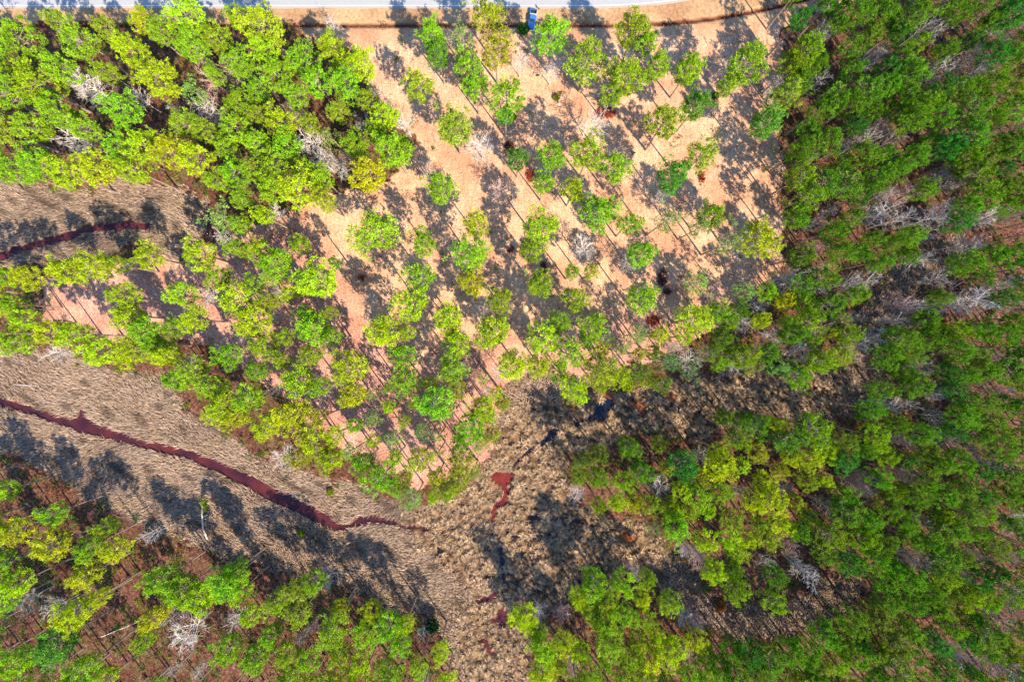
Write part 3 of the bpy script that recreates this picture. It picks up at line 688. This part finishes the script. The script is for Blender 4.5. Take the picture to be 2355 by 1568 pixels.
def evergreen(x, y, r, hgt, label, col, name='round_evergreen'):
    bx, by = base_of(x, y, hgt*.6); R = r*K*.95; z = hz(bx, by); q = random.Random(int(x))
    root = empty(name, (bx, by, z)); tr = MB(); tr.tube([Vector((0, 0, -.3)), Vector((0, 0, hgt*.8))], [.16, .05], 6)
    m = MB()
    n = int(46*R*R) + 60
    for i in range(n):
        d = rv(q).normalized(); d.z = abs(d.z)*.9 - .15; c = Vector((d.x*R*.82, d.y*R*.82, hgt*.45 + d.z*hgt*.48)); k = q.uniform(.8, 1.0)
        clump(m, Vector((c.x*k, c.y*k, c.z)), q, .42, 9, .34, q.uniform(.8, 1.15))
    for i in range(8):
        a = i*.785; tr.tube([Vector((0, 0, hgt*.25+i*.1)), Vector((math.cos(a)*R*.7, math.sin(a)*R*.7, hgt*.5))], [.05, .02], 4)
    tr.build('trunk', M_bark, root); c = m.build('crown', M_needle, root); c.color = tuple(col) + (1,)
    tag(root, label, 'evergreen tree' if r > 14 else 'bush')
evergreen(1790, 848, 21, 6, 'dark glossy round evergreen at the marsh edge below the right wood', (.012, .075, .022))
evergreen(993, 1440, 18, 6, 'dark round evergreen beside the lower marsh, left of its pool', (.01, .07, .025))
evergreen(1203, 72, 15, 2.5, 'low deep green bush on the ditch beside the blue pickup', (.05, .17, .02), 'bush')
evergreen(758, 1132, 7, 1.6, 'tiny lime green bush standing alone above the lower creek', (.24, .30, .02), 'bush')
evergreen(690, 1226, 8, 1.4, 'tiny lime green bush standing alone below the lower creek', (.24, .30, .02), 'bush')
evergreen(2156, 742, 11, 7, 'small orange leaved tree deep in the right wood', (.42, .13, .03), 'orange_tree')
evergreen(1658, 1395, 0+13, 3, 'orange brown bush at the edge of the shaded lower marsh', (.36, .14, .04), 'bush')
evergreen(2060, 1330, 13, 5, 'orange leaved bush in the dark gap of the lower right wood', (.34, .16, .03), 'bush')
evergreen(1642, 224, 8, 1.5, 'small green bush in the upper right of the clearing', (.08, .2, .03), 'bush')
evergreen(1178, 272, 9, 2.2, 'small bright green sapling below a clearing pine', (.12, .28, .02), 'bush')
evergreen(1280, 228, 7, 1.2, 'small yellowish bush beside a thin dead pole', (.22, .26, .03), 'bush')

M_red = leaf_mat('dead_red_leaves', base=(.30, .045, .022), transl=.15); M_deadw = simple('dead_twigs', (.2, .1, .08), .9, var=.3)
M_dkl = leaf_mat('dark_leaves', base=(.11, .045, .045), transl=.15)
def brush(x, y, rx, ry, label, mat=None, hgt=.7):
    X, Y = g(x, y); q = random.Random(int(x*3+y)); root = empty('brush_heap', (X, Y, hz(X, Y))); a = MB(); b = MB()
    for i in range(int(rx*ry*.55)+12):
        d = q.uniform(0, 6.28); k = math.sqrt(q.random()); p = Vector((math.cos(d)*rx*K*k, math.sin(d)*ry*K*k, hgt*(1-k)*q.uniform(.3, 1)))
        clump(a, p, q, .4, 7, .32, q.uniform(.6, 1.5))
        if i % 2: e = p + Vector((q.uniform(-1, 1), q.uniform(-1, 1), q.uniform(.1, .6))); b.tube([p - Vector((0, 0, .2)), e], [.035, .015], 3, cap=False)
    a.build('dead_leaves', mat or M_red, root); b.build('twigs', M_deadw, root)
    tag(root, label, 'brush heap', 'heaps of dead brush')
brush(1390, 264, 26, 13, 'large rust red heap of dead brush near the middle of the upper clearing')
brush(1218, 406, 10, 15, 'upright red patch of dead brush left of the thin dead pole')
brush(1172, 345, 13, 18, 'dark red brush under the round bare tree', M_dkl)
brush(1610, 412, 7, 16, 'narrow streak of red dead brush in the right clearing')
brush(1520, 640, 10, 22, 'dark brush streak in the lower right clearing', M_dkl)
brush(1250, 618, 8, 16, 'dark brush streak right of a mid clearing pine', M_dkl)
brush(1175, 575, 7, 8, 'small dark heap left of a mid clearing pine', M_dkl)
brush(1530, 670, 10, 7, 'dark brush patch near the purple shrubs', M_dkl)
brush(1500, 738, 16, 12, 'rust red brush above the lower wood edge')
brush(835, 640, 8, 6, 'faint red brush left of the clearing pines')

def pole(x, y, tx, ty, label, hh=7, mat=None, name='dead_pole'):
    X, Y = g(x, y); TX, TY = g(tx, ty); k = 1 - hh/H; z = hz(X, Y); e = Vector((TX*k - X, TY*k - Y, hh))
    m = MB(); q = random.Random(int(x)); p = [Vector((0, 0, -.2)), e*.5, e]; m.tube(p, [.16, .11, .04], 6)
    root = empty(name, (X, Y, z)); m.build('trunk', mat or M_greyb, root); b = MB()
    for i in range(6):
        s = p[1].lerp(p[2], q.random()); b.tube([s, s + rv(q, .6)], [.04, .015], 3, cap=False)
    b.build('snags', mat or M_greyb, root); tag(root, label, 'dead tree')
pole(1496/1.0, 0+320, 1500, 296, 'thin dead pole below the pale bare tree of the clearing', 5)
pole(1283, 243, 1290, 222, 'short dead pole in the upper clearing', 4)
pole(1178, 478, 1179, 432, 'straight thin dead pole with pale stem beside the purple bare tree', 9, M_white)
pole(1339, 318, 1352, 262, 'pale branching snag above the topmost bare tree of the clearing', 8, M_white)
pole(232, 1462, 340, 1418, 'weathered grey fallen trunk among the lower left pines', 1.2, M_white, 'fallen_trunk')
pole(92, 888, 30, 884, 'pale fallen stem lying in the left marsh', .8, M_white, 'fallen_trunk')
pole(1440, 1222, 1462, 1232, 'short pale stick across the small brown pool', .4, M_white, 'fallen_trunk')
pole(930, 958, 905, 1003, 'pale leaning stem in the pink lower grove', 5, M_white)

# ------------------------------------------------------------------ marsh reeds, tussocks, undergrowth (uncountable)
def in_marsh(px, py): return np.maximum(poly_sd(px, py, P_MARSH_A), poly_sd(px, py, P_MARSH_B)) + wob(px, py, 25, 4, 2) + wob(px, py, 60, 6, 7) + wob(px, py, 7, 3, 9)
def blades(n, name, sel, colf, length, width, lean, label, cat, heading, z0=0.0):
    px = nr.uniform(-150, 2500, n); py = nr.uniform(-110, 1690, n); m = sel(px, py); px = px[m]; py = py[m]; n = len(px)
    X = (px-1177)*K; Y = (784-py)*K; Z = height(X, Y)
    ok = Z > -0.25; px, py, X, Y, Z = px[ok], py[ok], X[ok], Y[ok], Z[ok]; n = len(X)
    a = heading(px, py) + nr.normal(0, .55, n); L = length*nr.uniform(.6, 1.35, n); ln = np.clip(lean + nr.normal(0, .2, n), .1, 1.5)
    d = np.stack([np.cos(a)*np.sin(ln), np.sin(a)*np.sin(ln), np.cos(ln)], 1)
    s = np.stack([-np.sin(a), np.cos(a), np.zeros(n)], 1)*(width*nr.uniform(.6, 1.4, n))[:, None]
    B = np.stack([X, Y, Z-.05+z0], 1); Tt = B + d*L[:, None]
    V = np.stack([B-s, B+s, Tt], 1).reshape(-1, 3)
    o = link(name, np_mesh(name, V, 3, M_reed, colf(px, py)), None); tag(o, label, cat, kind='stuff'); return o
def reed_col(px, py):
    n = len(px); base = np.array([(.39, .285, .215)])*nr.uniform(.35, 1.45, (n, 1))
    k = (.5 + .5*np.sin(px/37+np.sin(py/23)*2))[:, None]; d2 = sstep(np.sin((px*.5+py)/19 + 1.6*np.sin(px/31)) + .7*np.sin((px-py*1.4)/11 + np.sin(py/17)), .8, 1.6)[:, None]; return (base*(1-k*.15) + k*.03*np.array([(1, .6, .2)]))*(1-.55*d2)
blades(900000, 'marsh_reeds', lambda px, py: (in_marsh(px, py) > -2) & (nr.rand(len(px)) < np.where(poly_sd(px, py, P_HUM) > 0, .10, 1.0)), reed_col, 1.25, .085, 1.0,
       'dry straw coloured reeds combed over the marsh', 'reeds', lambda px, py: 2.4 + .9*np.sin(px/130)+.8*np.cos(py/90) + .5*np.sin((px+py)/40))
def grass_col(px, py):
    n = len(px); base = np.array([(.53, .305, .185)])*nr.uniform(.6, 1.3, (n, 1)); return base
blades(200000, 'dry_grass', lambda px, py: (poly_sd(px, py, P_OPEN) > 2) & (py > 30) & (in_marsh(px, py) < 0), grass_col, .35, .07, .9,
       'short dry grass and pine straw on the clearing', 'grass', lambda px, py: 6.28*nr.rand(len(px)))

def tussocks():
    n = 30000; px = nr.uniform(900, 2250, n); py = nr.uniform(520, 1690, n)
    m = (in_marsh(px, py) > 0) & (poly_sd(px, py, P_HUM) + wob(px, py, 25, 10, 4) > -10); px, py = px[m], py[m]
    grid = {}; keep = []
    for i in range(len(px)):
        k = (int(px[i]//11), int(py[i]//11)); ok = True
        for a in (-1, 0, 1):
            for b in (-1, 0, 1):
                for j in grid.get((k[0]+a, k[1]+b), ()):
                    if (px[j]-px[i])**2 + (py[j]-py[i])**2 < 150: ok = False
        if ok: grid.setdefault(k, []).append(i); keep.append(i)
    px, py = px[keep], py[keep]; X = (px-1177)*K; Y = (784-py)*K; Z = height(X, Y); ok = Z > -.3; X, Y, Z = X[ok], Y[ok], Z[ok]
    VV = []; CC = []
    for x, y, z in zip(X, Y, Z):
        R = nr.uniform(.6, 1.25)*(1 + .25*math.sin(x*.5)*math.cos(y*.45)); h = nr.uniform(.4, 1.0); nb = 84
        if math.sin(x*.9 + 2*math.sin(y*.35)) + math.sin(y*1.1 + 1.5*math.sin(x*.4)) > 1.05: continue
        a = nr.uniform(0, 6.28, nb); ln = nr.uniform(.25, 1.35, nb); L = R*nr.uniform(.5, 1.35, nb)
        B = np.stack([x + np.cos(a)*R*.35*np.sin(ln), y + np.sin(a)*R*.35*np.sin(ln), np.full(nb, z + h*.55)*1.0 - ln*.1], 1)
        T_ = B + np.stack([np.cos(a)*np.sin(ln)*L, np.sin(a)*np.sin(ln)*L, np.cos(ln)*L*.8 - .35*ln*L*.5], 1)
        s = np.stack([-np.sin(a), np.cos(a), np.zeros(nb)], 1)*R*.085
        VV.append(np.stack([B-s, B+s, T_ + s*nr.uniform(-3, 3, (nb, 1))], 1).reshape(-1, 3))
        c = np.array([(.54, .385, .25)])*nr.uniform(.55, 1.35, (nb, 1))*nr.uniform(.75, 1.15); CC.append(c)
    o = link('marsh_tussocks', np_mesh('marsh_tussocks', np.concatenate(VV), 3, M_reed, np.concatenate(CC)))
    tag(o, 'rounded pale grass tussocks with dark wet gaps in the central marsh', 'grass tussocks', kind='stuff')
tussocks()

def undergrowth():
    r = random.Random(77); VV = MB(); CC = []
    cols = [(.06, .15, .02), (.10, .20, .025), (.16, .20, .03), (.20, .09, .05), (.28, .15, .10), (.22, .26, .03)]
    n = 9000; px = nr.uniform(-140, 2490, n); py = nr.uniform(60, 1680, n)
    op = poly_sd(px, py, P_OPEN); ma = in_marsh(px, py); m = ((op < 6) | (nr.rand(n) < .07)) & (ma < 8); 
    for x, y in zip(px[m], py[m]):
        X, Y = g(x, y); z = hz(X, Y); R = r.uniform(.4, 1.3); c = r.choice(cols); k = len(VV.f)
        for j in range(3 if R < .8 else 5):
            clump(VV, Vector((X + r.gauss(0, R*.5), Y + r.gauss(0, R*.5), z + R*r.uniform(.3, 1.3))), r, R*.5, 9, .38, r.uniform(.75, 1.15))
        CC += [c]*(len(VV.f)-k)
    V = np.array([tuple(v) for v in VV.v]); o = link('undergrowth', np_mesh('undergrowth', V, 3, M_forest, np.array(CC), np.array(VV.t)))
    tag(o, 'mixed low shrubs and saplings on the forest floor', 'undergrowth', kind='stuff')
undergrowth()

def fallen_limbs():
    m = MB(); q = random.Random(9); n = 0
    while n < 260:
        x, y = q.uniform(420, 1790), q.uniform(80, 1080)
        if poly_sd(np.array([x]), np.array([y]), P_OPEN)[0] < 5: continue
        X, Y = g(x, y); z = hz(X, Y) + .1; a = q.uniform(0, 6.28); L = q.uniform(.8, 3.2); p = Vector((X, Y, z)); d = Vector((math.cos(a), math.sin(a), q.uniform(0, .12)))
        e = p + d*L; m.tube([p, p + d*L*.5 + rv(q, .12), e], [.07, .05, .02], 4, cap=False)
        for k in range(3):
            b = p + d*L*q.uniform(.3, .9); m.tube([b, b + (d + rv(q, .5)).normalized()*L*.35], [.03, .01], 3, cap=False)
        n += 1
    tag(m.build('fallen_limbs', simple('limb_bark', (.22, .13, .10), .9, var=.3)), 'small dark fallen limbs littering the clearing floor', 'fallen limbs', kind='stuff')
fallen_limbs()

# ------------------------------------------------------------------ pickup truck
def loft(sections, name, mat, parent, smooth=False):
    """sections: list of rings (same count) of points, closed at both ends"""
    v = []; f = []; n = len(sections[0])
    for s in sections: v += [tuple(p) for p in s]
    for i in range(len(sections)-1):
        for k in range(n):
            k2 = (k+1) % n; f.append((i*n+k, i*n+k2, (i+1)*n+k2, (i+1)*n+k))
    f.append(tuple(range(n))[::-1]); f.append(tuple((len(sections)-1)*n + k for k in range(n)))
    me = bpy.data.meshes.new(name); me.from_pydata(v, [], f); me.materials.append(mat)
    bm = bmesh.new(); bm.from_mesh(me); bmesh.ops.recalc_face_normals(bm, faces=bm.faces[:]); bm.to_mesh(me); bm.free()
    return link(name, me, parent)
def ring(y, w, z0, z1, cut=.12):
    return [Vector((-w, y, z0)), Vector((w, y, z0)), Vector((w, y, z1-cut)), Vector((w-cut, y, z1)), Vector((-w+cut, y, z1)), Vector((-w, y, z1-cut))]
def truck():
    blue, nt, b = new_mat('blue_car_paint'); b.inputs['Base Color'].default_value = (.035, .17, .52, 1); b.inputs['Roughness'].default_value = .28; b.inputs['Coat Weight'].default_value = .6; b.inputs['Metallic'].default_value = .2
    dark = simple('bed_liner', (.012, .014, .02), .7, var=.2); chrome = simple('bright_metal', (.75, .75, .77), .3, .6); rub = simple('tyre_rubber', (.02, .02, .02), .85, var=.1)
    glass = simple('tinted_glass', (.01, .03, .045), .06, 0, .8); white = simple('lamp_glass', (.85, .87, .9), .15); red = simple('tail_lamp_red', (.5, .02, .02), .25)
    tx, ty = g(1223.5, 55); z = hz(tx, ty); 
    root = empty('pickup_truck', (tx, ty, .93), math.radians(-9)+math.pi)   # +y is the front
    tag(root, 'blue pickup truck with open dark bed and silver toolbox parked by the ditch', 'pickup truck')
    bd = loft([ring(.55, .98, .45, 1.12), ring(1.6, .99, .45, 1.13), ring(2.3, .96, .45, 1.08, .18), ring(2.75, .88, .5, 1.0, .2)], 'hood', blue, root)
    loft([ring(-.95, .98, .45, 1.14), ring(.55, .98, .45, 1.14)], 'cab_body', blue, root)
    cab = loft([ring(-.92, .86, 1.12, 1.42, .1), ring(-.72, .80, 1.12, 1.80, .12), ring(.35, .78, 1.12, 1.80, .12), ring(1.0, .86, 1.10, 1.14, .02)], 'windshield_frame', blue, root)
    m = MB(); q = [Vector((-.66, .40, 1.79)), Vector((.66, .40, 1.79)), Vector((.76, .96, 1.185)), Vector((-.76, .96, 1.185))]
    m.v += q + [p + Vector((0, .05, .04)) for p in q]; 
    for f in ((0,1,2,3), (7,6,5,4), (0,4,5,1), (1,5,6,2), (2,6,7,3), (3,7,4,0)): m.f.append(f); m.t.append(1.0)
    m.build('windshield', glass, root)
    m = MB(); q = [Vector((-.62, -.74, 1.74)), Vector((.62, -.74, 1.74)), Vector((.7, -.90, 1.36)), Vector((-.7, -.90, 1.36))]
    m.v += q + [p + Vector((0, -.03, .01)) for p in q]
    for f in ((0,1,2,3), (7,6,5,4), (0,4,5,1), (1,5,6,2), (2,6,7,3), (3,7,4,0)): m.f.append(f); m.t.append(1.0)
    m.build('rear_window', glass, root)
    for s in (-1, 1):
        m = MB(); m.box((s*.835, -.2, 1.42), (.05, 1.0, .42)); m.build('side_window', glass, root)
        dm = MB(); dm.box((s*.985, -.2, .82), (.03, 1.25, .55)); d = dm.build('door', blue, root); hm = MB(); hm.box((s*1.01, -.65, .98), (.03, .16, .04)); hm.build('handle', chrome, d)
        m = MB(); m.box((s*1.10, .62, 1.22), (.2, .12, .17)); m.build('mirror', blue, root)
        m = MB(); m.box((s*.72, 2.76, .84), (.34, .08, .2)); m.build('headlight', white, root)
        m = MB(); m.box((s*.86, -2.86, .95), (.16, .06, .3)); m.build('tail_light', red, root)
        m = MB(); m.box((s*.92, -1.92, .82), (.12, 1.86, .6)); m.build('bed_side', blue, root)
        m = MB(); m.box((s*.92, -1.92, 1.14), (.14, 1.86, .04)); m.build('bed_rail', chrome if s < 0 else blue, root)
        for yy in (1.75, -1.75):
            m = MB(); m.tube([Vector((s*.78, yy, .38)), Vector((s*1.0, yy, .38))], [.38, .38], 18); m.f.append(tuple(range(18))[::-1]); m.t.append(1); w = m.build('wheel', rub, root)
            m = MB(); m.tube([Vector((s*.95, yy, .38)), Vector((s*1.015, yy, .38))], [.24, .2], 12); m.build('rim', chrome, w)
            m = MB(); m.box((s*.985, yy, .82), (.07, .98, .12), taper=.85); m.build('wheel_arch', blue, root)
    m = MB(); m.box((0, -1.92, .58), (1.72, 1.86, .08)); m.build('bed_floor', dark, root)
    m = MB(); m.box((0, -2.83, .86), (1.7, .08, .56)); m.build('tailgate', blue, root)
    m = MB(); m.box((0, -1.2, 1.0), (1.72, .5, .42)); m.box((0, -1.2, 1.23), (1.78, .54, .04)); m.build('toolbox', chrome, root)
    m = MB(); m.box((0, -2.98, .52), (1.9, .18, .2)); m.build('rear_bumper', chrome, root)
    m = MB(); m.box((0, 2.86, .55), (1.86, .2, .22)); m.build('front_bumper', chrome, root)
    m = MB(); m.box((0, 2.79, .84), (1.0, .06, .24)); m.build('grille', dark, root)
truck()

# ------------------------------------------------------------------ person
def person():
    px, py = g(1238.5, 28.5); z = hz(px, py)
    root = empty('person', (px, py, .915), math.radians(200))
    tag(root, 'person in a pink shirt and dark trousers standing behind the blue pickup', 'person')
    def skin(name, verts, edges, rad, mat, parent, lvl=1):
        me = bpy.data.meshes.new(name); me.from_pydata(verts, edges, []); o = link(name, me, parent); me.materials.append(mat)
        md = o.modifiers.new('skin', 'SKIN'); me.skin_vertices.new() if not me.skin_vertices else None
        for i, r_ in enumerate(rad): me.skin_vertices[0].data[i].radius = (r_, r_*.85) if isinstance(r_, float) else r_
        me.skin_vertices[0].data[0].use_root = True
        sd = o.modifiers.new('sub', 'SUBSURF'); sd.levels = sd.render_levels = lvl; return o
    sk = simple('skin_tone', (.50, .30, .21), .6); pink = simple('pink_cloth', (.72, .25, .25), .85, var=.1); navy = simple('dark_trousers', (.03, .035, .07), .9); hair = simple('brown_hair', (.07, .035, .02), .8)
    # body: pelvis, spine, neck, head, arms holding something in front, legs
    V = [(0,0,.95),(0,0,1.15),(0,.01,1.38),(0,.02,1.5),(0,.03,1.60),(0,.03,1.70),
         (.19,0,1.42),(.24,.03,1.15),(.17,.24,1.10),(-.19,0,1.42),(-.24,.03,1.15),(-.17,.24,1.10),
         (.10,0,.90),(.11,.02,.50),(.11,0,.09),(.12,.13,.04),(-.10,0,.90),(-.12,0,.50),(-.14,-.04,.09),(-.15,.09,.04)]
    E = [(0,1),(1,2),(2,3),(3,4),(4,5),(2,6),(6,7),(7,8),(2,9),(9,10),(10,11),(0,12),(12,13),(13,14),(14,15),(0,16),(16,17),(17,18),(18,19)]
    R = [.14,.13,.15,.055,.085,.075,.06,.045,.032,.06,.045,.032,.09,.062,.045,.035,.09,.062,.045,.035]
    skin('body', V, E, R, sk, root, 2)
    skin('shirt', V[:3] + [V[6], V[7], V[9], V[10]], [(0,1),(1,2),(2,3),(3,4),(2,5),(5,6)], [.155,.15,.17,.075,.06,.075,.06], pink, root, 2)
    skin('trousers', [V[0], V[12], V[13], (.11,0,.12), V[16], V[17], (-.14,-.04,.12)], [(0,1),(1,2),(2,3),(0,4),(4,5),(5,6)], [.16,.105,.078,.066,.105,.078,.066], navy, root, 2)
    skin('hair', [(0,-.02,1.62),(0,.0,1.72)], [(0,1)], [.09,.09], hair, root, 2)
    for s in (-1, 1):      # hands: palm chain plus five fingers
        base = Vector((s*.17, .24, 1.10)); vs = [base, base + Vector((-s*.02, .08, 0))]; es = [(0,1)]; rr = [.028, .03]
        for f in range(4):
            o_ = vs[1] + Vector((s*(f-1.5)*.018, .0, 0)); k = len(vs); vs += [o_ + Vector((0, .03, 0)), o_ + Vector((-s*.005, .055-.004*abs(f-1.5), -.02))]; es += [(1,k),(k,k+1)]; rr += [.0095, .008]
        k = len(vs); vs += [base + Vector((-s*.035, .05, .005)), base + Vector((-s*.045, .075, .0))]; es += [(0,k),(k,k+1)]; rr += [.011, .009]
        skin('hand', [tuple(v) for v in vs], es, rr, sk, root, 1)
person()
print('tris', sum(len(m.polygons) for m in bpy.data.meshes)); print('objects', len(bpy.data.objects), 'pines total', len(T), 'visible', len(vis), 'rest', len(rest), 'bare', len(BT))
